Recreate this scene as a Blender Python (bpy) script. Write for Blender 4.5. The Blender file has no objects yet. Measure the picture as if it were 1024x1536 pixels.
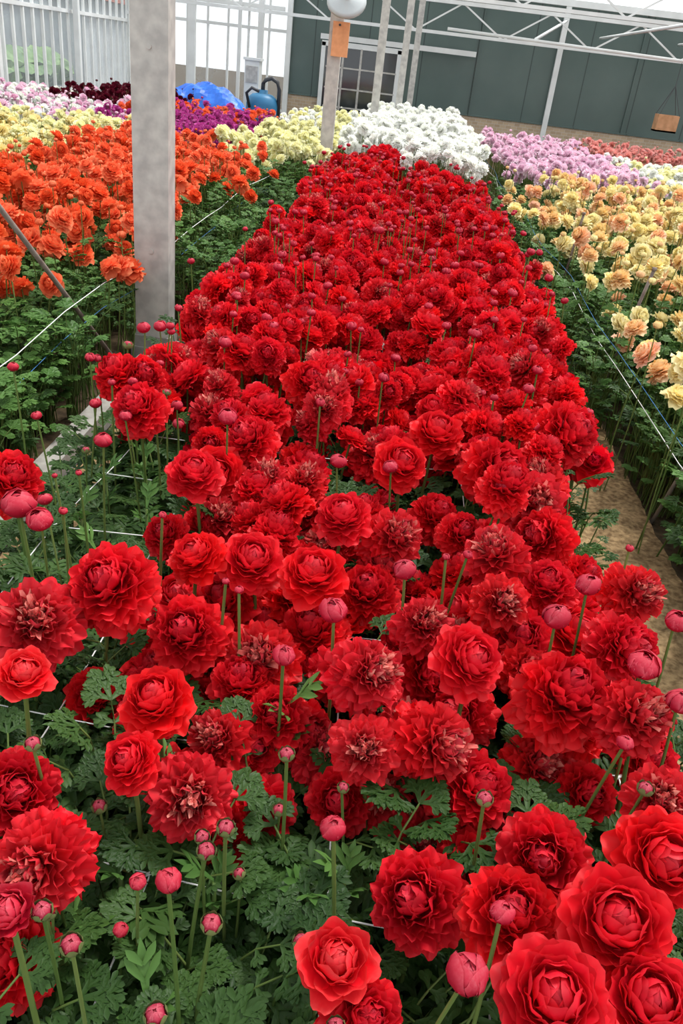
import bpy, math, random
from mathutils import Vector, Matrix, Quaternion
from mathutils.noise import noise as pnoise
random.seed(7)
rnd=random.random
def U(a,b): return a+(b-a)*rnd()
def lerp(a,b,t): return a+(b-a)*t
def smooth(x):
    x=max(0,min(1,x)); return x*x*(3-2*x)
scene=bpy.context.scene
scene.view_settings.view_transform='Standard'

# ---------------- camera ----------------
F=1195.0; EYE=Vector((0,0,1.55))
Yc=Vector((118/F,668/F,-1)).normalized()
roll=math.radians(7.0)
h=Vector((math.cos(roll),-math.sin(roll),0))
Zc=h.cross(Yc).normalized(); Xc=Yc.cross(Zc)
R3=Matrix((Xc,Yc,Zc))
cam_d=bpy.data.cameras.new('camera'); cam=bpy.data.objects.new('camera',cam_d)
scene.collection.objects.link(cam)
cam_d.lens=28.0; cam_d.sensor_width=36; cam_d.clip_start=0.05; cam_d.clip_end=300
cam.matrix_world=Matrix.Translation(EYE)@R3.to_4x4()
scene.camera=cam

# ---------------- materials ----------------
def newmat(name):
    m=bpy.data.materials.new(name); m.use_nodes=True
    nt=m.node_tree; nt.nodes.clear()
    out=nt.nodes.new('ShaderNodeOutputMaterial')
    return m,nt,out
def mixc(nt,f,a,b,mode='MIX'):
    n=nt.nodes.new('ShaderNodeMix'); n.data_type='RGBA'; n.blend_type=mode
    for s,x in ((n.inputs[0],f),(n.inputs[6],a),(n.inputs[7],b)):
        if isinstance(x,(int,float)): s.default_value=x
        elif isinstance(x,tuple): s.default_value=(*x[:3],1)
        else: nt.links.new(x,s)
    return n.outputs[2]
def mth(nt,op,a,b=0.0,clamp=False):
    n=nt.nodes.new('ShaderNodeMath'); n.operation=op; n.use_clamp=clamp
    for s,x in zip(n.inputs,(a,b)):
        if isinstance(x,(int,float)): s.default_value=x
        else: nt.links.new(x,s)
    return n.outputs[0]
def noise(nt,scale,detail=3,vec=None):
    n=nt.nodes.new('ShaderNodeTexNoise'); n.inputs['Scale'].default_value=scale; n.inputs['Detail'].default_value=detail
    if vec is not None: nt.links.new(vec,n.inputs['Vector'])
    return n.outputs[0]
def texco(nt,k='Object'):
    return nt.nodes.new('ShaderNodeTexCoord').outputs[k]
def surf(nt,out,col,rough=.6,spec=.3,metal=0,transl=0,tcol=None,bump=None,bstr=.3,bdist=.01):
    p=nt.nodes.new('ShaderNodeBsdfPrincipled')
    if isinstance(col,tuple): p.inputs['Base Color'].default_value=(*col[:3],1)
    else: nt.links.new(col,p.inputs['Base Color'])
    if isinstance(rough,(int,float)): p.inputs['Roughness'].default_value=rough
    else: nt.links.new(rough,p.inputs['Roughness'])
    p.inputs['Specular IOR Level'].default_value=spec; p.inputs['Metallic'].default_value=metal
    if bump is not None:
        b=nt.nodes.new('ShaderNodeBump'); b.inputs['Strength'].default_value=bstr; b.inputs['Distance'].default_value=bdist
        nt.links.new(bump,b.inputs['Height']); nt.links.new(b.outputs[0],p.inputs['Normal'])
    if transl>0:
        t=nt.nodes.new('ShaderNodeBsdfTranslucent')
        if isinstance(col,tuple): t.inputs[0].default_value=(*col[:3],1)
        else: nt.links.new(col,t.inputs[0])
        ms=nt.nodes.new('ShaderNodeMixShader'); ms.inputs[0].default_value=transl
        nt.links.new(p.outputs[0],ms.inputs[1]); nt.links.new(t.outputs[0],ms.inputs[2])
        nt.links.new(ms.outputs[0],out.inputs[0])
    else: nt.links.new(p.outputs[0],out.inputs[0])
def flower_mat(name,inner,outer,base,pale,alt=None,transl=.3,spec=.15,vb=(.92,.12,.94,.1)):
    m,nt,out=newmat(name)
    a=nt.nodes.new('ShaderNodeAttribute'); a.attribute_name='pc'
    s=nt.nodes.new('ShaderNodeSeparateColor'); nt.links.new(a.outputs['Color'],s.inputs[0])
    v,t,r=s.outputs[0],s.outputs[1],s.outputs[2]; al=a.outputs['Alpha']
    oi=nt.nodes.new('ShaderNodeObjectInfo').outputs['Random']
    o=outer
    if alt: o=mixc(nt,oi,outer,alt)
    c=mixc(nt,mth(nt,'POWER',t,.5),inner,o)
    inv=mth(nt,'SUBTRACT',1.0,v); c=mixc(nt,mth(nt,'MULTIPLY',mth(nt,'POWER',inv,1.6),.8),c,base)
    n=noise(nt,150,4,texco(nt))
    pf=mth(nt,'MULTIPLY',al,mth(nt,'MULTIPLY',n,1.5),True)
    c=mixc(nt,pf,c,pale)
    br=mth(nt,'ADD',vb[0],mth(nt,'MULTIPLY',r,vb[1])); br=mth(nt,'MULTIPLY',br,mth(nt,'ADD',vb[2],mth(nt,'MULTIPLY',oi,vb[3])))
    hs=nt.nodes.new('ShaderNodeHueSaturation'); nt.links.new(c,hs.inputs['Color']); nt.links.new(br,hs.inputs['Value'])
    surf(nt,out,hs.outputs[0],rough=.5,spec=spec,transl=transl)
    return m
FM={
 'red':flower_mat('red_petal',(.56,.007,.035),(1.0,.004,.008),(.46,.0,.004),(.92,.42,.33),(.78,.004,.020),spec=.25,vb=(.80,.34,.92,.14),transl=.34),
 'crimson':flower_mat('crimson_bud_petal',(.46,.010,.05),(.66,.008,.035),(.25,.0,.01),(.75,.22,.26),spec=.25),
 'orange':flower_mat('orange_petal',(.90,.12,.035),(.99,.15,.04),(.88,.09,.02),(.95,.4,.2),(.99,.32,.16)),
 'yellow':flower_mat('yellow_petal',(.97,.84,.36),(.99,.92,.58),(.96,.78,.36),(.9,.8,.4),(.99,.86,.46)),
 'peach':flower_mat('peach_yellow_petal',(.98,.66,.22),(.99,.82,.40),(.97,.62,.26),(.9,.6,.3),(.99,.60,.44)),
 'white':flower_mat('white_petal',(.97,.97,.86),(.99,.99,.97),(.97,.97,.90),(.95,.95,.9),transl=.42,vb=(.98,.04,.98,.04)),
 'cream':flower_mat('cream_petal',(.97,.93,.50),(.98,.96,.68),(.97,.93,.52),(.9,.88,.6),transl=.4,vb=(.97,.05,.97,.05)),
 'pink':flower_mat('pink_petal',(.93,.52,.70),(.97,.72,.86),(.92,.52,.68),(.88,.7,.7),(.98,.84,.90)),
 'salmon':flower_mat('salmon_petal',(.88,.32,.28),(.95,.44,.38),(.85,.28,.22),(.85,.5,.4),(.95,.57,.54)),
 'magenta':flower_mat('magenta_petal',(.48,.04,.26),(.66,.10,.42),(.45,.04,.22),(.6,.3,.4)),
 'burgundy':flower_mat('burgundy_petal',(.08,.003,.01),(.15,.008,.025),(.06,.002,.008),(.2,.1,.1)),
}
def green_mat(name,c1,c2,transl=.3,spec=.3):
    m,nt,out=newmat(name)
    oi=nt.nodes.new('ShaderNodeObjectInfo').outputs['Random']
    n=noise(nt,8,3,texco(nt))
    f=mth(nt,'ADD',mth(nt,'MULTIPLY',oi,.6),mth(nt,'MULTIPLY',n,.5),True)
    surf(nt,out,mixc(nt,f,c1,c2),rough=.45,spec=spec,transl=transl); return m
M_leaf=green_mat('leaf_green',(.014,.044,.010),(.062,.125,.028),spec=.2)
M_leafB=green_mat('leaf_bright_green',(.045,.12,.025),(.135,.26,.06),spec=.2)
M_stem=green_mat('stem_green',(.06,.13,.025),(.17,.22,.06),.1)
M_sepal=green_mat('sepal_green',(.12,.15,.05),(.2,.22,.08),.1)
def simple(name,col,rough=.6,spec=.3,metal=0,nscale=None,col2=None,bs=.2):
    m,nt,out=newmat(name)
    if nscale:
        n=noise(nt,nscale,5,texco(nt)); cr=nt.nodes.new('ShaderNodeMapRange'); cr.inputs[1].default_value=.35; cr.inputs[2].default_value=.65
        nt.links.new(n,cr.inputs[0]); surf(nt,out,mixc(nt,cr.outputs[0],col,col2 or col),rough,spec,metal,bump=n,bstr=bs)
    else: surf(nt,out,col,rough,spec,metal)
    return m
M_galv=simple('galvanised_steel',(.56,.54,.50),.5,.4,.15,14,(.40,.38,.36),.1)
M_white=simple('white_painted_steel',(.8,.81,.8),.5,.4,0,3,(.7,.71,.7),.05)
M_string=simple('white_twine',(.8,.8,.78),.7)
M_blue=simple('blue_twine',(.05,.18,.42),.6)
M_dark=simple('dark_metal',(.05,.05,.055),.5,.4)
M_rust=simple('weathered_stake',(.16,.12,.10),.7,.2,0,20,(.25,.2,.17))
M_conc=simple('concrete',(.36,.34,.31),.85,.2,0,12,(.24,.22,.2),.4)
M_sand=simple('sandy_path',(.40,.27,.14),.95,.1,0,45,(.16,.10,.05),.9)
M_soil=simple('dark_soil',(.05,.035,.022),.95,.1,0,30,(.10,.07,.04),.7)
M_tarp=simple('blue_tarpaulin',(.02,.12,.62),.4,.4,0,6,(.03,.2,.8),.5)
M_tank=simple('blue_plastic',(.03,.17,.33),.45,.4)
M_card=simple('orange_label_card',(.85,.40,.20),.7,.2,0,20,(.75,.34,.16),.0)
M_lampw=simple('lamp_enamel',(.48,.52,.53),.4,.4)
M_wood=simple('terracotta_box',(.6,.33,.18),.8,.2,0,9,(.45,.24,.12))
def glassmat(name,alpha,col):
    m,nt,out=newmat(name)
    tr=nt.nodes.new('ShaderNodeBsdfTransparent'); tr.inputs[0].default_value=(.97,.99,.99,1)
    p=nt.nodes.new('ShaderNodeBsdfPrincipled'); p.inputs['Base Color'].default_value=(*col,1); p.inputs['Roughness'].default_value=.15
    n=noise(nt,1.5,5,texco(nt)); f=mth(nt,'MULTIPLY',n,alpha*2,True)
    ms=nt.nodes.new('ShaderNodeMixShader'); nt.links.new(f,ms.inputs[0])
    nt.links.new(tr.outputs[0],ms.inputs[1]); nt.links.new(p.outputs[0],ms.inputs[2]); nt.links.new(ms.outputs[0],out.inputs[0]); return m
M_glass=glassmat('hazy_glass',.30,(.55,.62,.66))
M_roofglass=glassmat('roof_glass',.05,(.7,.75,.77))

# ---------------- mesh builder ----------------
class MB:
    def __init__(s): s.v=[];s.f=[];s.c=[];s.m=[]
    def grid(s,pts,cols,nu,nv,mat):
        b=len(s.v); s.v+=pts; s.c+=cols
        for j in range(nv):
            for i in range(nu):
                a=b+j*(nu+1)+i; s.f.append((a,a+1,a+nu+2,a+nu+1)); s.m.append(mat)
    def poly(s,pts,faces,mat=0,col=(0,0,0,0)):
        b=len(s.v); s.v+=[tuple(p) for p in pts]; s.c+=[col]*len(pts)
        for f in faces: s.f.append(tuple(b+i for i in f)); s.m.append(mat)
    def bar(s,p,q,w,d=None,mat=0,ref=(0,0,1)):
        p=Vector(p);q=Vector(q); d=d or w; n=(q-p).normalized(); r=Vector(ref)
        if abs(n.dot(r))>.98: r=Vector((0,1,0))
        a=n.cross(r).normalized(); b=a.cross(n).normalized()
        P=[e+a*sx*w/2+b*sy*d/2 for e in (p,q) for sx,sy in ((-1,-1),(1,-1),(1,1),(-1,1))]
        s.poly(P,[(0,3,2,1),(4,5,6,7),(0,1,5,4),(1,2,6,5),(2,3,7,6),(3,0,4,7)],mat)
    def tube(s,pts,r,n=6,mat=0,taper=1.0,cap=True):
        pts=[Vector(p) for p in pts]; N=len(pts); P=[]
        for k,p in enumerate(pts):
            d=(pts[min(k+1,N-1)]-pts[max(k-1,0)]).normalized()
            rf=Vector((0,0,1)) if abs(d.z)<.9 else Vector((0,1,0))
            a=d.cross(rf).normalized(); b=a.cross(d)
            rr=r*lerp(1,taper,k/(N-1))
            for i in range(n):
                t=2*math.pi*i/n; P.append(p+a*math.cos(t)*rr+b*math.sin(t)*rr)
        fs=[(k*n+i,k*n+(i+1)%n,(k+1)*n+(i+1)%n,(k+1)*n+i) for k in range(N-1) for i in range(n)]
        if cap: fs+= [tuple(range(n-1,-1,-1)),tuple((N-1)*n+i for i in range(n))]
        s.poly(P,fs,mat)
    def box(s,lo,hi,mat=0):
        x0,y0,z0=lo;x1,y1,z1=hi
        s.poly([(x0,y0,z0),(x1,y0,z0),(x1,y1,z0),(x0,y1,z0),(x0,y0,z1),(x1,y0,z1),(x1,y1,z1),(x0,y1,z1)],
          [(0,3,2,1),(4,5,6,7),(0,1,5,4),(1,2,6,5),(2,3,7,6),(3,0,4,7)],mat)
    def lathe(s,prof,c,n=24,mat=0,M=None):
        P=[]
        for r,z in prof:
            for i in range(n):
                q=Vector((r*math.cos(2*math.pi*i/n),r*math.sin(2*math.pi*i/n),z))
                if M: q=M@q
                P.append(q+Vector(c))
        s.poly(P,[(k*n+i,k*n+(i+1)%n,(k+1)*n+(i+1)%n,(k+1)*n+i) for k in range(len(prof)-1) for i in range(n)],mat)
    def norm(s,R=.05):
        m=max(math.hypot(p[0],p[1]) for p in s.v)/R; s.v=[(p[0]/m,p[1]/m,p[2]/m) for p in s.v]
    def mesh(s,name,mats,sm=True):
        me=bpy.data.meshes.new(name); me.from_pydata([tuple(p) for p in s.v],[],s.f)
        for m in mats: me.materials.append(m)
        me.polygons.foreach_set('material_index',s.m)
        me.polygons.foreach_set('use_smooth',[sm]*len(s.f))
        a=me.attributes.new('pc','FLOAT_COLOR','POINT')
        a.data.foreach_set('color',[x for c in s.c for x in c]); me.update(); return me
    def obj(s,name,mats,sm=False,parent=None):
        o=bpy.data.objects.new(name,s.mesh(name,mats,sm))
        scene.collection.objects.link(o)
        if parent: o.parent=parent
        return o

# ---------------- petals and heads ----------------
def petal(mb,az,a0,a1,L,W,R,nu,nv,ruf,tl,pale,mat=0,rd=.28,z0=0,r0=.02,edge=0):
    N=20; prof=[]; r=r0;z=z0
    for k in range(N+1):
        q=k/N; th=math.radians(lerp(a0,a1,smooth(q)*.5+q*.5)); prof.append((r,z,th)); r+=math.sin(th)*L/N; z+=math.cos(th)*L/N
    ph=U(0,6.28); ph2=U(0,6.28); ph3=U(0,6.28); fr=U(4,7); rb=rnd(); pts=[];cols=[]
    ca,sa=math.cos(az),math.sin(az)
    for j in range(nv+1):
        v=j/nv
        for i in range(nu+1):
            u=-1+2*i/nu
            ve=max(0,min(1,v*(1-rd*u*u*v+ruf*.7*v*math.sin(3.3*u+ph)+ruf*.4*v*math.sin(8*u+ph3))))
            k=min(N-1,int(ve*N)); f=ve*N-k
            rr=lerp(prof[k][0],prof[k+1][0],f); zz=lerp(prof[k][1],prof[k+1][1],f); th=lerp(prof[k][2],prof[k+1][2],f)
            hw=W*(.3+.7*smooth(v/.62))*(1-.1*v**4)
            a=max(-1.45,min(1.45,u*hw/R)); xt=R*math.sin(a)
            d=R*(1-math.cos(a))+ruf*v*v*math.sin(fr*u+ph2)
            rr-=math.cos(th)*d; zz+=math.sin(th)*d
            pts.append((rr*ca-xt*sa, rr*sa+xt*ca, zz)); cols.append((v,tl,rb,min(1,pale*(.3+.7*v)+edge*v**5)))
    mb.grid(pts,cols,nu,nv,mat)
def sepals(mb,s=.5,n=5,z=-.05):
    for i in range(n): petal(mb,i*6.283/n+U(-.2,.2),95,15,s,.16,.3,2,3,.02,.5,0,mat=1,z0=z)
def head(nl,n,a0,a1,L,W,R,ruf,power=1.0,messy=0,res=(6,5),pale=0,tl=(0,1),edge=0,jit=8,zs=(.06,-.06)):
    mb=MB()
    for i in range(nl):
        t=i/(nl-1); tp=t**power; c=int(round(lerp(n[0],n[1],t))); off=U(0,6)
        for k in range(c):
            petal(mb,off+k*6.283/c+U(-.15,.15),lerp(a0[0],a0[1],tp)+U(-jit,jit)*.4,lerp(a1[0],a1[1],tp)+U(-jit,jit),
              lerp(L[0],L[1],t)*U(.88,1.09),lerp(W[0],W[1],t)*U(.85,1.15),lerp(R[0],R[1],t),res[0],res[1],lerp(ruf[0],ruf[1],t),lerp(tl[0],tl[1],t),pale*(1-t),z0=lerp(zs[0],zs[1],t),edge=edge)
    for k in range(messy):
        petal(mb,U(0,6.28),U(5,60),U(-75,45),U(.6,.95),U(.07,.13),.13,3,4,.05,U(0,.3),U(.3,1.0),rd=.5,z0=.14)
    sepals(mb); return mb
VAR={}
def reg(key,mb,color):
    mb.norm(); VAR[key]=(mb,[FM[color],M_sepal])
def recolor(key,src,color): VAR[key]=(VAR[src][0],[FM[color],M_sepal])
H=(9,6)
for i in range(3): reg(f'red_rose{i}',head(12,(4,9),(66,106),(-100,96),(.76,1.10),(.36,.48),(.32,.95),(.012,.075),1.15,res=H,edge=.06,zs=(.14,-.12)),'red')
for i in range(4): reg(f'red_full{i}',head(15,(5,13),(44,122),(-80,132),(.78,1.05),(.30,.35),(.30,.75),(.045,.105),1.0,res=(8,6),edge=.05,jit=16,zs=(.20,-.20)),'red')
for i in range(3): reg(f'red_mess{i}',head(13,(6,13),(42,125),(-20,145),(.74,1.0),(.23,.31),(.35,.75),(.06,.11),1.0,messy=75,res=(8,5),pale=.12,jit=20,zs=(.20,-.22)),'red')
for i in range(2):
    mb=head(6,(4,6),(78,86),(-110,-72),(.80,1.12),(.42,.62),(.36,.5),(.01,.03),1.0,res=(5,6),tl=(.0,.5),edge=.35,jit=4); reg(f'red_bud{i}',mb,'crimson')
mb=head(9,(4,7),(75,100),(-108,25),(.85,1.15),(.42,.62),(.38,.7),(.01,.07),3.0,res=H,tl=(0,.9),edge=.3,jit=5); reg('red_half0',mb,'crimson')
mb=head(10,(4,7),(72,104),(-108,70),(.85,1.2),(.42,.58),(.38,.8),(.01,.07),2.2,res=H,tl=(0,1),edge=.15,jit=6); reg('red_half1',mb,'red')
mb=MB()
for i in range(3):
    for k in range(4): petal(mb,k*1.57+i,80,-100+i*8,.8+.1*i,.45,.38,4,4,.01,0,0,mat=0,edge=.6)
for k in range(6): petal(mb,k*1.05,85,-35,.85,.24,.4,3,4,.02,0,0,mat=1)
reg('red_tiny0',mb,'crimson')
lo=(4,3)
reg('orange_a',head(8,(5,9),(50,112),(-80,110),(.7,1.08),(.34,.44),(.34,.9),(.04,.09),1.1,res=lo,jit=12,zs=(.12,-.12)),'orange')
reg('orange_b',head(7,(5,8),(60,104),(-95,92),(.7,1.1),(.38,.5),(.34,.9),(.03,.08),1.1,res=lo,jit=12,zs=(.1,-.1)),'orange')
reg('orange_c',head(8,(5,9),(45,122),(-60,135),(.7,1.0),(.34,.42),(.34,.9),(.05,.1),1.0,res=lo,jit=14,zs=(.14,-.14)),'orange')
reg('orange_bud',head(4,(4,5),(78,86),(-110,-75),(.80,1.12),(.45,.62),(.36,.5),(.01,.03),1.0,res=(4,4),tl=(0,.3),edge=.4,jit=4),'orange')
for c in ('yellow','peach','white','cream','pink','salmon','magenta','burgundy','red'):
    for s in 'abc': recolor(f'{c}_{s}','orange_'+s,c)
    recolor(c+'_bud','orange_bud',c)
def stem(bx,by):
    mb=MB(); P=[]; n=6
    for k in range(8):
        s=math.sin(math.pi*k/7)
        for i in range(n):
            t=6.2832*i/n; r=.004*(.85+.25*k/7)
            P.append((bx*s+r*math.cos(t),by*s+r*math.sin(t),-.5*k/7))
    mb.poly(P,[(k*n+i,(k+1)*n+i,(k+1)*n+(i+1)%n,k*n+(i+1)%n) for k in range(7) for i in range(n)],0)
    return mb
for i,(bx,by) in enumerate(((.018,.01),(-.016,.02),(.02,-.012))): VAR[f'stem{i}']=(stem(bx,by),[M_stem])
def blade(mb,o,d,nrm,L,W,mat=0,droop=0.0):
    side=d.cross(nrm).normalized(); pts=[]
    for q,w in ((0,.35),(.35,.75),(.65,1.0),(.85,.6),(1,.04)):
        c=o+d*(L*q)-nrm*(droop*L*q*q)
        for s in (-1,0,1): pts.append(tuple(c+side*(s*w*W)+nrm*(abs(s)*w*W*.35)))
    mb.grid(pts,[(0,0,0,0)]*len(pts),2,4,mat)
def leaflet(mb,o,d,nrm,L,W,depth,mat=0):
    blade(mb,o,d,nrm,L,W,mat,.15)
    if depth<=0: return
    for q,s,k in ((.32,1,.62),(.32,-1,.62),(.6,1,.45),(.6,-1,.45)):
        ang=s*U(.55,.85); dd=(Quaternion(nrm,ang)@d).normalized()
        n2=(nrm+d*U(-.2,.2)).normalized(); n2=(n2-dd*n2.dot(dd)).normalized()
        leaflet(mb,o+d*L*q,dd,n2,L*k*U(.85,1.1),W*.75,depth-1,mat)
def leaf(mb,base,az,hgt,out,size,wide,depth=1,mat=0):
    dh=Vector((math.cos(az),math.sin(az),0)); N=6; P=[]
    for k in range(N+1):
        q=k/N; P.append(base+dh*(out*q**1.7)+Vector((0,0,hgt*(1-(1-q)**1.6)*.98)))
    mb.tube(P,.0028,4,mat=1,taper=.6,cap=False)
    d=(P[-1]-P[-2]).normalized(); d=(d+dh*1.0+Vector((0,0,U(-.25,.2)))).normalized()
    nrm=Vector((0,0,1)); nrm=(nrm-d*nrm.dot(d)).normalized(); tip=P[-1]
    leaflet(mb,tip,d,nrm,size,size*wide,depth,mat)
    for s in (-1,1):
        dd=(Quaternion(nrm,s*U(.8,1.1))@d).normalized(); leaflet(mb,tip,dd,nrm,size*.8,size*wide*.9,depth,mat)
        b=P[-2]; dd=(Quaternion(nrm,s*U(.9,1.3))@d).normalized(); leaflet(mb,b,dd,nrm,size*.55,size*wide*.8,depth-1 if depth>1 else 1,mat)
for i in range(4):
    mb=MB()
    for k in range(11): leaf(mb,Vector((U(-.03,.03),U(-.03,.03),0)),k*2.4+U(-.4,.4),U(.16,.44),U(.05,.16),U(.045,.075),.13,1)
    VAR[f'plant{i}']=(mb,[M_leaf,M_stem])
for i in range(2):
    mb=MB()
    for k in range(12): leaf(mb,Vector((U(-.03,.03),U(-.03,.03),0)),k*2.4+U(-.4,.4),U(.14,.48),U(.04,.12),U(.04,.065),.24,1)
    VAR[f'wplant{i}']=(mb,[M_leafB,M_stem])
for i in range(3):
    mb=MB()
    for k in range(10): leaf(mb,Vector((U(-.03,.03),U(-.03,.03),0)),k*2.4+U(-.4,.4),U(.25,.52),U(.05,.14),U(.045,.07),.125,2)
    VAR[f'fplant{i}']=(mb,[M_leaf,M_stem])
mb=MB()
mb.tube([(0,0,0),(.01,0,.25),(.0,.0,.5)],.004,6,mat=1)
for k in range(12):
    z=.22+k*.026; a=k*2.3; d=Vector((math.cos(a)*.6,math.sin(a)*.6,.75)).normalized(); n=Vector((-math.cos(a)*.75,-math.sin(a)*.75,.6)); n=(n-d*n.dot(d)).normalized()
    leaflet(mb,Vector((0,0,z)),d,n,U(.06,.085),.0085,1)
VAR['sprig']=(mb,[M_leafB,M_stem])

# ---------------- instanced fields: one object each ----------------
def field(name,entries):
    keys=sorted({e[0] for e in entries}); ix={k:i for i,k in enumerate(keys)}
    V=[tuple(e[1]) for e in entries]; part=[1000+ix[e[0]] for e in entries]
    rot=[x for e in entries for x in e[2]]; scl=[x for e in entries for x in e[3]]
    col=[0.0]*(4*len(V)); Fc=[];Mi=[];mats=[]
    for k in keys:
        mb,ml=VAR[k]; b=len(V); V+=[tuple(p) for p in mb.v]; part+=[ix[k]]*len(mb.v)
        rot+=[0.0]*(3*len(mb.v)); scl+=[1.0]*(3*len(mb.v)); col+=[x for c in mb.c for x in c]
        mi=[]
        for m in ml:
            if m not in mats: mats.append(m)
            mi.append(mats.index(m))
        Fc+=[tuple(b+i for i in f) for f in mb.f]; Mi+=[mi[m] for m in mb.m]
    me=bpy.data.meshes.new(name); me.from_pydata(V,[],Fc)
    for m in mats: me.materials.append(m)
    me.polygons.foreach_set('material_index',Mi); me.polygons.foreach_set('use_smooth',[True]*len(Fc))
    me.attributes.new('part','INT','POINT').data.foreach_set('value',part)
    me.attributes.new('rot','FLOAT_VECTOR','POINT').data.foreach_set('vector',rot)
    me.attributes.new('scl','FLOAT_VECTOR','POINT').data.foreach_set('vector',scl)
    me.attributes.new('pc','FLOAT_COLOR','POINT').data.foreach_set('color',col)
    ob=bpy.data.objects.new(name,me); scene.collection.objects.link(ob)
    ng=bpy.data.node_groups.new(name,'GeometryNodeTree')
    ng.interface.new_socket('Geometry',in_out='INPUT',socket_type='NodeSocketGeometry')
    ng.interface.new_socket('Geometry',in_out='OUTPUT',socket_type='NodeSocketGeometry')
    N=ng.nodes; L=ng.links; gi=N.new('NodeGroupInput'); go=N.new('NodeGroupOutput')
    def na(n,dt,ty):
        x=N.new('GeometryNodeInputNamedAttribute'); x.data_type=dt; x.inputs['Name'].default_value=n
        c=[o for o in x.outputs if o.name=='Attribute' and o.type==ty]; return c[0] if c else x.outputs[0]
    pa=na('part','INT','INT'); er=N.new('FunctionNodeEulerToRotation'); L.new(na('rot','FLOAT_VECTOR','VECTOR'),er.inputs[0]); sc=na('scl','FLOAT_VECTOR','VECTOR')
    def eq(val):
        c=N.new('FunctionNodeCompare'); c.data_type='INT'; c.operation='EQUAL'
        ii=[s for s in c.inputs if s.type=='INT']; L.new(pa,ii[0]); ii[1].default_value=val; return c.outputs[0]
    jg=N.new('GeometryNodeJoinGeometry')
    for i in range(len(keys)):
        sp=N.new('GeometryNodeSeparateGeometry'); L.new(gi.outputs[0],sp.inputs['Geometry']); L.new(eq(i),sp.inputs['Selection'])
        ip=N.new('GeometryNodeInstanceOnPoints'); L.new(gi.outputs[0],ip.inputs['Points']); L.new(eq(1000+i),ip.inputs['Selection'])
        L.new(sp.outputs[0],ip.inputs['Instance']); L.new(er.outputs[0],ip.inputs['Rotation']); L.new(sc,ip.inputs['Scale'])
        L.new(ip.outputs[0],jg.inputs[0])
    L.new(jg.outputs[0],go.inputs[0])
    md=ob.modifiers.new('scatter','NODES'); md.node_group=ng
    return ob
def headrot(tilt,side):
    M=Matrix.Rotation(side,3,'Z')@Matrix.Rotation(tilt,3,'X')@Matrix.Rotation(U(0,6.28),3,'Z'); return tuple(M.to_euler())
def add_head(E,key,p,R,tilt,side,stemr=.0035,lean=.05,ground=0.0):
    sc=R*U(.97,1.03)/.05
    E.append((key,p,headrot(tilt,side),(sc,sc,sc*U(.92,1.08))))
    top=Vector(p); b=Vector((p[0]+U(-lean,lean),p[1]+U(-lean,lean),ground)); d=top-b
    q=Vector((0,0,1)).rotation_difference(d); s=stemr/.004
    E.append((f'stem{random.randrange(3)}',tuple(top),tuple(q.to_euler()),(s,s,d.length/.5)))
def fill(E,x0,x1,y0,y1,sp,keys,z,R,budp=.2,budkeys=None,skip=None,budz=.05,clump=.05,gap=-.55,hf=None):
    nx=max(1,int((x1-x0)/sp)); ny=max(1,int((y1-y0)/sp))
    for i in range(nx):
        for j in range(ny):
            x=x0+(i+U(-.2,1.2))*(x1-x0)/nx; y=y0+(j+U(-.2,1.2))*(y1-y0)/ny
            if skip and skip(x,y): continue
            q=pnoise(Vector((x*2.3,y*2.3,z[0]*9)))
            if q<gap: continue
            k=random.choice(keys); r=U(*R); zz=U(*z)+clump*q+(hf(x,y) if hf else 0)
            add_head(E,k,(x,y,zz),r,U(.1,1.15),U(-2.4,2.4),.0035)
            if budkeys and rnd()<budp:
                add_head(E,random.choice(budkeys),(x+U(-.05,.05),y+U(-.05,.05),z[1]+U(-.04,budz)),U(.013,.025),U(0,.3),U(-3,3),.0028)
def plants(E,x0,x1,y0,y1,sp,keys,s=(.85,1.15),skip=None):
    nx=max(1,int((x1-x0)/sp)); ny=max(1,int((y1-y0)/sp))
    for i in range(nx):
        for j in range(ny):
            x=x0+(i+rnd())*(x1-x0)/nx; y=y0+(j+rnd())*(y1-y0)/ny
            if skip and skip(x,y): continue
            k=U(*s); E.append((random.choice(keys),(x,y,0),(U(-.12,.12),U(-.12,.12),U(0,6.28)),(k,k,k*U(.9,1.1))))

RK=[f'red_rose{i}' for i in range(3)]+[f'red_full{i}' for i in range(4)]*3+[f'red_mess{i}' for i in range(3)]
RB=['red_bud0','red_bud1']
# positions (millimetres in the bed, base-64 pairs) and radii of the individual foreground blooms, buds and button buds
SURVEY='OUIFlMyGjmOKD6PQRKWXS6KveU7KBbUkNybWZN+eQoHxhQ+EIXQtCeQSCCpcSxI8iSQF7YTnFyXW3GAaW9ERWXwE-cYiGybXdJOZZ5EXcbMGllc+F+adZJLca4NChZ-KiZbqMWbefMadabTjqeFYgwY8WIhWdT7eP9PMcLzT1eQRTRePnA7bONByaVz8oSWc8NUXdB5dZRAUdbG9-faXCTdcXBeadHDnXZo8Lbbd8jbTrE0USyDGVJ5NdhZ0HxcauKefUJKJfRLL0cVtMGeX+J8dcoLcgc4SQnPO9AXQ08RIUyHBWqJhTuFASo8oVbANY17uYk97b3IHd2Gfb+DreXIwL4K9L+JaLpPNFtVCIKXXMCUDeAMvcIKCdgFULpM-L9McMHKUKBV2YlL9Y4KtSHHiRrI1dKdxaiZDSzVtPBL3YrCTTRAlT9ABRK7zQb8VUNCxccDQTc8jOqCCT572'
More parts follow.
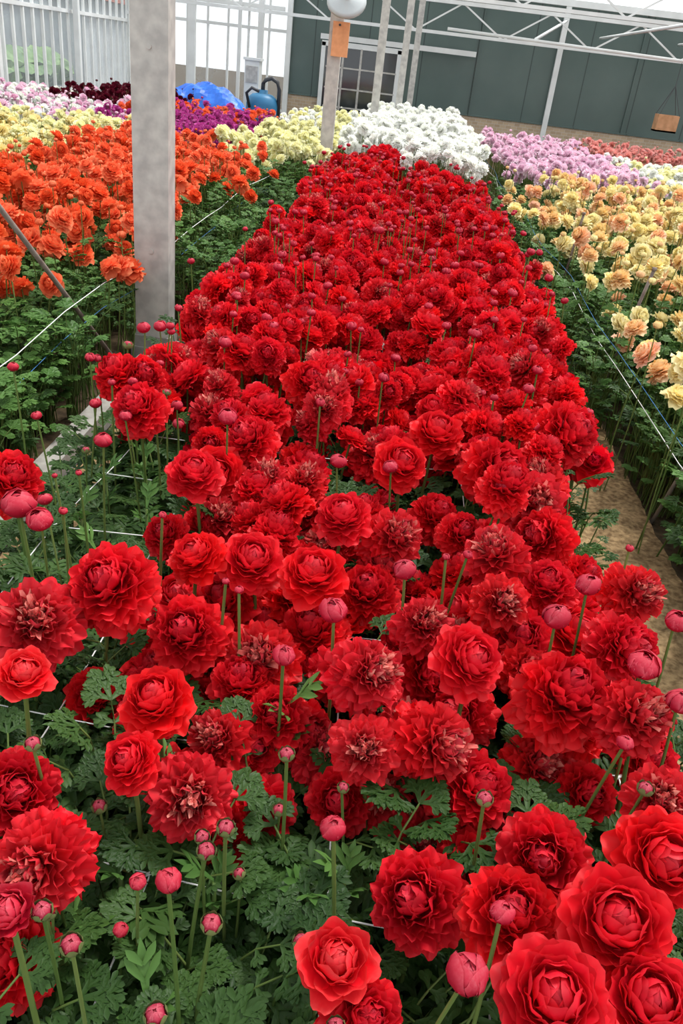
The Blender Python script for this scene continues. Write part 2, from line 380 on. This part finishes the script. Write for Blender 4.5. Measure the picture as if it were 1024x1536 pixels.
KIND=('full0 mess0 half1 rose0 rose1 rose2 rose0 mess1 full1 rose1 rose2 mess2 mess1 mess0 full2 mess2 mess0 mess1 rose0 mess0 full0 full1 mess2 full2 '
 'mess1 mess2 full0 mess0 full1 full2 rose1 rose2 rose0 full3 full1 mess1 full2 half1 full0 full1 full2 rose1 full3 rose2 mess0 rose0 rose1 full1 full2 full0 '
 'full1 full2 full0 full2 full1 full3 rose2 mess0 full1 half0').split()
HGT=[.67,.64,.74,.66,.65,.67,.67,.63,.60,.65,.63,.56,.55,.53,.55,.66,.60,.60,.68,.62,.54,.64,.66,.64,.65,.64,.62,.63,.66,.66,.67,.66,.68,.72,.66,.60,
 .58,.62,.56,.55,.60,.66,.56,.66,.62,.66,.64,.46,.45,.66,.50,.56,.52,.54,.55,.52,.55,.62,.48,.66]
BR=[28,25,21,17,18,26,16,28,31,15,23,38,28,24,17,17,20,10,27,25,8,7,10,12,11,9,9,8,20,14,15,9]
AB='0123456789ABCDEFGHIJKLMNOPQRSTUVWXYZabcdefghijklmnopqrstuvwxyz+-'
def d2(s): return (AB.index(s[0])*64+AB.index(s[1]))/1000
coords=[];o=0
for k,z in zip(KIND,HGT):
    s=SURVEY[o:o+5]; o+=5; coords.append((k,d2(s)-2,d2(s[2:]),z,AB.index(s[4])/500))
rest=(len(SURVEY)-o)//4
for n in range(rest):
    s=SURVEY[o:o+4]; o+=4; x,y=d2(s)-2,d2(s[2:])
    if n<len(BR): coords.append((f'bud{n%2}',x,y,.72,BR[n]/1000*.95))
    else: coords.append(('tiny0',x,y,.66,.0135))
red=[]; placed=[]
kk={'rose':(.25,.7),'full':(.3,.9),'mess':(.5,1.0),'half':(.1,.45)}
for k,x,y,z,R in coords:
    kind=k[:4]; tl=kk.get(kind,(0,.3))
    add_head(red,'red_'+k,(x,y,z),R,U(*tl),U(-.9,.9),.0045 if R>.03 else .0032,.04)
    if kind in kk: placed.append((x,y,R))
# lower blooms nestling in the foliage
for x,y,k in ((-.26,.93,'mess0'),(-.13,.99,'full1'),(-.01,1.02,'mess2'),(.10,.95,'mess1'),(.20,1.0,'full0'),(.29,.94,'full2'),(-.33,1.03,'full2'),(.37,1.05,'mess0'),
  (-.17,.87,'rose1'),(.17,.90,'mess0'),(.03,.92,'full1'),(.45,1.0,'full0'),(-.45,1.1,'full3'),(.25,.84,'full1')):
    add_head(red,'red_'+k,(x,y,U(.44,.5)),U(.058,.07),U(.5,1.0),U(-.7,.7),.0045,.04)
# slender bud stems rising from the open left edge and the front foliage
for i in range(16):
    add_head(red,random.choice(RB+['red_tiny0']),(U(-.85,-.5),U(1.45,2.5),U(.58,.72)),U(.011,.02),U(0,.4),U(-3,3),.0028,.08)
for i in range(12):
    add_head(red,random.choice(['red_tiny0','red_tiny0','red_bud0']),(U(-.42,.1),U(.5,.85),U(.50,.62)),U(.009,.013),U(0,.4),U(-3,3),.0026,.05)
def near2(x,y):
    if y<2.2 and any((x-a)**2+(y-b)**2<(r+.028)**2 for a,b,r in placed): return True
    if y<2.15 and (x<-.46 or x>.52): return True
    if y<2.9 and x>.66: return True
    return x>-.05 and y>8.4
valley=lambda x,y: -.08*math.exp(-(x/.14)**2)-.05*smooth((abs(x)-.55)/.25)
fill(red,-.78,.78,1.5,9.4,.098,RK,(.54,.70),(.056,.084),.36,RB,near2,.07,clump=.12,gap=-.45,hf=valley)
fill(red,-.48,.58,1.0,1.8,.11,RK,(.44,.54),(.06,.075),.0,RB)
fill(red,-.74,.72,2.2,9.2,.12,['red_a','red_b','red_c'],(.42,.54),(.06,.075),0)
noR=lambda x,y: x>.60 and 1.3<y<4.2 and rnd()<.8
plants(red,-.82,.72,.2,9.4,.14,['plant0','plant1','plant2','plant3'],skip=noR)
plants(red,-.85,.72,.2,2.4,.115,['fplant0','fplant1','fplant2'],(.9,1.1),skip=noR)
plants(red,-.5,.4,.35,1.0,.10,['fplant0','fplant1','fplant2'],(.85,1.0))
plants(red,.60,.82,1.0,4.8,.13,['wplant0','plant1'],(.4,.75))
red.append(('sprig',(-.077,1.02,0.05),(0,0,0),(1.05,1.05,1.05)))
for x,y in ((0,.75),(.08,.8),(-.2,.9),(.38,1.05),(.2,.66),(-.25,.7),(-.1,.72),(.3,.85),(-.62,1.6),(-.56,1.75),(-.5,1.45),(-.7,1.9),(-.3,.6),(-.15,.58),(-.66,2.1),(-.58,1.95),(-.72,1.7)):
    red.append(('sprig',(x,y,0.0),(U(-.1,.1),U(-.1,.1),U(0,6)),(.9,.9,.95)))
field('red_ranunculus_bed',red)
def bed(name,blocks,greens,plant=('wplant0','wplant1','plant0','plant1'),z=(.50,.68),R=(.056,.076),budp=.22,extra=(),clump=.09,gap=-.42):
    E=[]
    for (c,x0,x1,ya,yb,sp) in blocks:
        cs=c.split('+'); ks=[f'{q}_{s}' for q in cs for s in 'abc']
        fill(E,x0,x1,ya,yb,sp,ks,z,R,budp,[q+'_bud' for q in cs],clump=clump,gap=gap)
    for (x0,x1,ya,yb,sp) in greens: plants(E,x0,x1,ya,yb,sp,list(plant))
    for k,p,r,t,s in extra: add_head(E,k,p,r,t,s)
    return field(name,E)
bed('orange_ranunculus_bed',[('orange',-2.05,-1.50,3.2,8.4,.11),('orange',-1.50,-1.25,3.6,8.4,.15),('orange',-3.0,-2.05,3.1,9.4,.11)],[(-3.05,-1.35,1.0,9.4,.15),(-1.35,-.98,4.7,9.4,.14)],plant=('wplant0','wplant1','wplant0','plant1'),extra=[('salmon_a',(-1.32,2.3,.60),.055,1.2,.6)],z=(.48,.72),gap=-.35)
bed('leafy_ranunculus_plants',[],[(-2.6,-1.3,1.2,3.4,.13)],plant=('wplant0','wplant1'))
bed('magenta_ranunculus_bed',[('magenta',-3.0,-2.0,9.5,12,.12),('orange+magenta',-3.0,-2.0,12,14,.12),('orange+magenta',-3.9,-3.05,11,14.5,.12),('magenta+pink',-3.9,-3.05,9.9,11,.12)],[(-3.0,-2.0,9.4,10.5,.2)])
bed('yellow_ranunculus_bed',[('yellow+cream',-4.8,-3.1,3.2,9.8,.12)],[(-4.8,-3.1,1.8,9.8,.17)],gap=-1)
bed('pink_white_ranunculus_bed',[('pink+white',-4.8,-3.95,9.9,12.4,.12),('pink+white',-6.2,-4.9,6,13.5,.12)],[(-6.2,-4.9,5,10,.2)],gap=-1)
bed('burgundy_ranunculus_bed',[('burgundy',-5.3,-3.95,12.5,15.8,.13)],[],z=(.6,.75))
bed('cream_ranunculus_bed',[('cream',-1.95,-.85,8.6,12.3,.12),('cream+white',-1.95,-.85,12.4,16.5,.13)],[(-1.9,-.9,8.5,10,.18)],z=(.55,.72),gap=-1,budp=.08)
bed('white_ranunculus_bed',[('white',-.03,.78,8.5,9.6,.10),('white',-.75,.82,9.7,17,.11)],[(-.03,.8,8.4,10,.16)],z=(.64,.88),R=(.065,.088),budp=.0,gap=-1)
bed('peach_ranunculus_bed',[('peach+yellow',1.0,1.45,2.5,9.0,.185),('yellow+peach',1.45,2.75,3.2,9.2,.12)],[(1.18,2.8,1.0,3.7,.12),(1.02,2.8,3.7,9.2,.135)],plant=('wplant0','wplant1','wplant1','plant1'),z=(.46,.76),gap=-.3,clump=.12)
bed('pink_ranunculus_bed',[('pink',1.2,2.75,9.35,15.5,.12)],[(1.1,2.75,9.3,11,.18)],z=(.55,.75),budp=.05,gap=-1)
bed('pale_yellow_ranunculus_bed',[('peach+yellow',2.95,4.6,5,9,.12)],[(2.95,4.6,4.5,9,.2)])
bed('white_ranunculus_bed',[('white+cream',2.95,4.6,9.1,13.5,.12),('white+cream',4.8,7.5,9,14,.14)],[(2.95,4.6,9,10.5,.2)],gap=-1,budp=.05)
bed('salmon_ranunculus_bed',[('salmon',2.95,7.5,14,17,.15)],[])

# ---------------- ground ----------------
mb=MB(); mb.poly([(-30,-6,-.01),(30,-6,-.01),(30,60,-.01),(-30,60,-.01)],[(0,1,2,3)]); mb.obj('ground',[M_soil])
def path(name,x0,x1,y1):
    mb=MB(); nx,ny=16,500; P=[];C=[]
    for j in range(ny+1):
        for i in range(nx+1):
            x=x0+(x1-x0)*i/nx; y=-1+(y1+1)*j/ny
            P.append((x,y,.012+.014*rnd()+.012*pnoise(Vector((x*5,y*5,0))))); C.append((0,0,0,0))
    mb.grid(P,C,nx,ny,0); mb.obj(name,[M_sand],True)
path('sand_path',.55,1.2,17); path('soil_path',-1.15,-.83,3.9)
mb=MB(); mb.box((-1.26,-1,0),(-1.17,3.95,.09)); mb.obj('concrete_kerb',[M_conc])

# ---------------- net & strings ----------------
mb=MB()
xs=[-.74,-.5,-.25,0.02,.28,.52]
def wob(x,y): return (.012*math.sin(3.1*y+x*7),.012*math.sin(4*x+y*5),.015*math.sin(6*y+3*x))
for x in xs:
    P=[]
    for k in range(0,110):
        y=.3+k*.08; a,b,c=wob(x,y); P.append((x+a*1.5,y+b,.46+c))
    mb.tube(P,.0016,4)
for j in range(30):
    y=.45+j*.30; P=[]
    for k in range(0,20):
        x=-.74+k*1.26/19; a,b,c=wob(x,y); P.append((x+a,y+b*1.8,.46+c))
    mb.tube(P,.0016,4)
    for x in xs: 
        a,b,c=wob(x,y)
        mb.tube([(x+a*1.3-.007,y+b*1.4-.004,.46+c),(x+a*1.3+.007,y+b*1.4+.004,.463+c)],.003,5)
mb.obj('support_netting',[M_string],True)
for nm,L in (('bed_edge_string',((-1.32,.5,0),(-1.33,.38,1))),('bed_edge_string',((1.1,.5,1),(1.12,.42,0)))):
    mb=MB()
    for x,z,m in L:
        mb.tube([(x+.02*math.sin(k),1.2+k*.5,z+.015*math.sin(k*1.7)) for k in range(32)],.0022 if m==0 else .0015,4,mat=m)
    mb.obj(nm,[M_string,M_blue],True)
def stake(name,p,q,r,mat):
    m=MB(); m.tube([p,Vector(p).lerp(Vector(q),.5),q],r,8); m.tube([Vector(q)-Vector((0,0,.01)),Vector(q)+Vector((0,0,.006))],r*1.4,8); m.obj(name,[mat],True)
stake('leaning_metal_rod',(-1.30,3.86,.0),(-1.57,2.85,1.19),.011,M_rust)
for a,b in (((1.22,2.1,0),(1.3,2.05,.75)),((1.22,3.0,0),(1.34,2.9,.85)),((1.22,4.3,0),(1.3,4.2,.8)),((1.22,6.0,0),(1.25,5.9,.8))): stake('bed_stake',a,b,.009,M_rust if a[1]!=3.0 else M_galv)

# ---------------- posts ----------------
def post(x,y,w,top=3.4,base=True):
    m=MB(); t=w*.06
    m.box((x-w/2,y-w*.35,0),(x+w/2,y-w*.35+t,top)); m.box((x-w/2,y+w*.35-t,0),(x+w/2,y+w*.35,top))
    m.box((x-w/2,y-w*.35+t,0),(x-w/2+t,y+w*.35-t,top)); m.box((x+w/2-t,y-w*.35+t,0),(x+w/2,y+w*.35-t,top))
    for zz in (.6,1.5,2.4):
        m.tube([(x,y-w*.35-.006,zz),(x,y-w*.35+.0,zz)],w*.07,8)
    if base:
        m.box((x-w*.62,y-w*.5,-.0),(x+w*.62,y+w*.5,.10),1); m.box((x-w*.55,y-w*.42,.10),(x+w*.55,y+w*.42,.16),1)
    return m.obj('greenhouse_post',[M_galv,M_conc])
post(-1.22,4.12,.175); post(-.90,9.5,.135); post(-.62,14.0,.12); post(-.3,16.5,.12); post(-.12,18.5,.12)
mb=MB(); mb.box((-.93,9.40,1.55),(-.76,9.43,1.86)); mb.tube([(-.86,9.39,1.83),(-.86,9.44,1.83)],.012,8,mat=1); mb.obj('orange_label_card',[M_card,M_dark])
mb=MB(); MR=Matrix.Rotation(math.radians(50),3,'X')
mb.lathe([(0,.045),(.05,.045),(.06,.03),(.17,.02),(.195,.0),(.195,-.025),(.17,-.05),(.05,-.06),(0,-.06)],(-.80,9.22,2.04),M=MR)
mb.lathe([(0,.060),(.045,.060),(.05,.046)],(-.80,9.22,2.04),M=MR,mat=1); mb.tube([(-.8,9.24,2.05),(-.82,9.34,2.18),(-.88,9.44,2.22)],.014,8,mat=1); mb.obj('round_pendant_lamp',[M_lampw,M_galv],True)

# ---------------- back building ----------------
YB=20.0
m,nt,out=newmat('green_cladding'); co=texco(nt); sx=nt.nodes.new('ShaderNodeSeparateXYZ'); nt.links.new(co,sx.inputs[0])
seam=mth(nt,'LESS_THAN',mth(nt,'FRACT',mth(nt,'MULTIPLY',sx.outputs[0],.85)),.02)
n=noise(nt,.9,4,co); c=mixc(nt,n,(.045,.080,.072),(.11,.155,.14)); c=mixc(nt,seam,c,(.03,.05,.045)); surf(nt,out,c,.35,.5); M_clad=m
m,nt,out=newmat('brick'); co=texco(nt); mp=nt.nodes.new('ShaderNodeMapping'); mp.inputs['Rotation'].default_value=(math.radians(90),0,0); nt.links.new(co,mp.inputs[0])
bt=nt.nodes.new('ShaderNodeTexBrick'); nt.links.new(mp.outputs[0],bt.inputs[0]); bt.inputs['Scale'].default_value=4
bt.inputs['Color1'].default_value=(.55,.42,.29,1); bt.inputs['Color2'].default_value=(.42,.31,.21,1); bt.inputs['Mortar'].default_value=(.55,.5,.43,1); bt.inputs['Mortar Size'].default_value=.015
surf(nt,out,bt.outputs[0],.85,.2); M_brick=m
M_pane=simple('dark_window_pane',(.03,.035,.04),.08,.7)
wb=MB(); 
wb.box((-2.9,YB,.72),(14,YB+.2,3.0),0); wb.box((-2.9,YB-.06,0),(14,YB+.2,.72),1)
wb.box((-2.9,YB-.09,.72),(14,YB,.75),0)
for x in (-2.9,2.9,6.2,9.5): wb.bar((x,YB-.1,0),(x,YB-.1,3.3),.11,.1,2)
for x in (1.2,4.6,8): wb.bar((x,YB-.03,.5),(x,YB-.03,3.0),.03,.03,0)
wb.bar((-3,YB-.1,3.02),(14,YB-.1,3.02),.12,.12,2)
wb.obj('wall_back',[M_clad,M_brick,M_white])
d=MB(); YD=YB-.2
d.bar((-2.12,YD,0),(-2.12,YD,1.8),.09,.06); d.bar((-.47,YD,0),(-.47,YD,1.8),.09,.06); d.bar((-2.16,YD,1.78),(-.43,YD,1.78),.06,.1)
d.box((-2.08,YD-.01,.05),(-.5,YD+.03,1.75),1); d.box((-2.05,YD-.03,0),(-.5,YD+.02,.5),2)
for x in (-1.68,-1.29,-.9): d.bar((x,YD-.02,.5),(x,YD-.02,1.74),.045,.03,3)
for z in (.58,.95,1.35): d.bar((-2.04,YD-.02,z),(-.5,YD-.02,z),.04,.03,3)
d.bar((-2.2,YD-.0,1.90),(1.15,YD-.0,1.90),.06,.10)
d.obj('door_1',[M_white,M_pane,M_brick,M_galv])
XL=-6.5
g=MB(); 
for k in range(0,61): 
    y=-3+k*.385; g.bar((XL,y,.3),(XL,y,3.4),.045,.05,0)
for z in (.35,1.75,2.6,3.4): g.bar((XL,-3,z),(XL,YB,z),.06,.06,0)
for k in range(0,8): g.bar((XL+.12,-3+k*3.29,0),(XL+.12,-3+k*3.29,3.4),.1,.1,0)
g.box((XL-.08,-3,0),(XL+.05,YB,.33),2)
g.poly([(XL-.02,-3,.3),(XL-.02,YB,.3),(XL-.02,YB,3.4),(XL-.02,-3,3.4)],[(0,1,2,3)],1)
g.obj('wall_left',[M_white,M_glass,M_conc])
g=MB()
for k in range(0,9): x=XL+k*.45; g.bar((x,YB,.3),(x,YB,3.4),.045,.05,0)
for z in (.35,1.9,2.7,3.4): g.bar((XL,YB,z),(-2.9,YB,z),.06,.06,0)
g.poly([(XL,YB+.02,.3),(-2.9,YB+.02,.3),(-2.9,YB+.02,3.4),(XL,YB+.02,3.4)],[(0,1,2,3)],1)
g.box((XL,YB-.05,0),(-2.95,YB+.06,.33),2)
g.bar((-5.0,YB-.2,0),(-5.0,YB-.2,3.4),.16,.1,0); g.bar((-3.5,YB-.2,0),(-3.5,YB-.2,3.4),.12,.1,0)
g.bar((-3.95,YB-.25,0),(-3.95,YB-.25,3.4),.07,.07,0); g.bar((-5.0,YB-.2,2.3),(-3.0,YB-.2,2.3),.08,.08,0)
g.obj('window_1',[M_white,M_glass,M_conc])
# ---------------- roof ----------------
g=MB(); X0,X1=XL,14
ridges=[(-6.5,-2.9),(-2.9,1.1),(1.1,5.1),(5.1,9.1),(9.1,13.1)]
for a,b in ridges:
    mx=(a+b)/2
    for k in range(0,24):
        y=-3+k*1.0
        g.bar((a,y,3.4),(mx,y,4.3),.035,.05,0); g.bar((mx,y,4.3),(b,y,3.4),.035,.05,0)
    g.bar((mx,-3,4.3),(mx,YB,4.3),.07,.07,0); g.bar((a,-3,3.4),(a,YB,3.4),.14,.08,0)
    g.poly([(a,-3,3.43),(mx,-3,4.33),(mx,YB,4.33),(a,YB,3.43)],[(0,1,2,3)],1); g.poly([(mx,-3,4.33),(b,-3,3.43),(b,YB,3.43),(mx,YB,4.33)],[(0,1,2,3)],1)
g.obj('ceiling',[M_white,M_roofglass])
for Y,z0,z1 in ((12.5,2.75,3.3),(16.5,2.65,3.2),(19.2,2.2,2.75)):
    g=MB(); g.bar((X0,Y,z0),(X1,Y,z0),.06,.06); g.bar((X0,Y,z1),(X1,Y,z1),.07,.07)
    k=0; x=X0
    while x<X1-1:
        g.bar((x,Y,z0 if k%2 else z1),(x+.9,Y,z1 if k%2 else z0),.03,.03); x+=.9;k+=1
    g.obj('roof_truss',[M_white])
g=MB()
for x,z in ((-4.6,2.5),(-2.2,2.55),(3.6,2.45),(5.2,2.5)): g.tube([(x,3,z),(x,19.5,z)],.025,8)
g.bar((.4,17,2.2),(7.5,17,2.1),.05,.05); g.bar((2.9,19.8,2.7),(2.0,17,2.2),.04,.04)
g.obj('heating_pipes',[M_white],True)

# ---------------- back-left equipment ----------------
mb=MB(); nx=28;ny=16;P=[];C=[]
for j in range(ny+1):
    for i in range(nx+1):
        u=-1+2*i/nx; v=-1+2*j/ny; hh=max(0,(1-abs(u)**3))*max(0,(1-abs(v)**3))
        z=.88*hh**.35*(.9+.1*math.sin(3*u+1)*math.cos(3*v))+.04*math.sin(13*u+9*v)*hh+.02*rnd()
        P.append((-3.85+.92*u,15.9+.5*v,max(0.01,z))); C.append((0,0,0,0))
mb.grid(P,C,nx,ny,0); mb.obj('blue_tarpaulin_heap',[M_tarp],False)
mb=MB(); c=(-3.05,17.8,0)
mb.lathe([(0,0),(.30,0),(.32,.05),(.32,.56),(.28,.68),(.2,.74),(.1,.76),(.1,.82),(0,.82)],c)
mb.tube([(-3.05,17.8,.8),(-3.05,17.8,.92),(-3.0,17.8,1.0),(-2.88,17.8,1.04),(-2.76,17.8,.98),(-2.72,17.8,.85),(-2.72,17.8,.2)],.04,10,mat=1)
mb.tube([(-3.25,17.5,.5),(-3.3,17.4,.75),(-3.2,17.4,.85),(-3.05,17.4,.8)],.03,8,mat=1)
mb.obj('blue_filter_tank',[M_tank,M_dark],True)
mb=MB(); mb.box((-3.55,18.4,0),(-3.25,18.7,1.3)); mb.box((-3.52,18.38,.9),(-3.28,18.4,1.2),1); mb.box((-3.58,18.37,1.3),(-3.22,18.73,1.35)); mb.obj('control_cabinet',[M_white,M_galv])
mb=MB(); x,y=4.9,17.8; mb.box((x-.2,y-.15,.95),(x+.2,y+.15,.98)); 
for a,b,c2,d2 in ((-.2,-.15,.2,-.12),(-.2,.12,.2,.15),(-.2,-.12,-.17,.12),(.17,-.12,.2,.12)): mb.box((x+a,y+b,.95),(x+c2,y+d2,1.25))
for a,b in ((-.19,-.14),(.19,-.14),(-.19,.14),(.19,.14)): mb.tube([(x+a,y+b,1.25),(x,y,1.75)],.006,5,mat=1)
mb.tube([(x,y,1.75),(x,y,3.4)],.006,5,mat=1); mb.obj('hanging_crate',[M_wood,M_dark])
M_out=simple('outdoor_render',(.5,.52,.53),.8,.2,0,2,(.40,.43,.45)); M_roofr=simple('red_roof_tiles',(.4,.12,.07),.8); M_hedge=simple('hedge_leaves',(.10,.16,.08),.9,.1,0,5,(.2,.28,.14),1)
mb=MB(); mb.box((-16,24,0),(-9,29,2.2)); mb.poly([(-16.3,23.7,2.2),(-8.7,23.7,2.2),(-8.7,29.3,2.2),(-16.3,29.3,2.2),(-16.3,26.5,3.8),(-8.7,26.5,3.8)],[(0,1,5,4),(2,3,4,5),(1,2,5),(3,0,4)],1); mb.obj('neighbouring_house',[M_out,M_roofr])
mb=MB(); mb.box((-18,-4,0),(-13,23,3.6))
for k in range(45): mb.bar((-12.98,-4+k*.6,0),(-12.98,-4+k*.6,3.6),.06,.05,1)
for z in (1.2,2.4,3.6): mb.bar((-12.96,-4,z),(-12.96,23,z),.08,.06,1)
mb.poly([(-18,-4,3.6),(-13,-4,3.6),(-13,23,3.6),(-18,23,3.6),(-15.5,-4,5.2),(-15.5,23,5.2)],[(1,2,5,4),(3,0,4,5),(0,1,4),(2,3,5)],0)
mb.obj('neighbouring_greenhouse',[M_out,M_white])
mb=MB(); P=[];C=[]
for j in range(9):
    for i in range(101): P.append((-9.5+.6*math.sin(math.pi*j/8)+U(-.12,.12),-2+i*.25,.95*j/8+U(-.06,.06))); C.append((0,0,0,0))
mb.grid(P,C,100,8,0); mb.obj('hedge',[M_hedge])

# ---------------- light ----------------
w=bpy.data.worlds.new('world'); scene.world=w; w.use_nodes=True; bg=w.node_tree.nodes['Background']
bg.inputs[0].default_value=(.94,.97,1.0,1); bg.inputs[1].default_value=1.6
s=bpy.data.lights.new('sun','SUN'); s.energy=4.8; s.angle=math.radians(18); s.color=(1,.97,.92)
so=bpy.data.objects.new('sun',s); scene.collection.objects.link(so); so.rotation_euler=(math.radians(-20),math.radians(20),0)
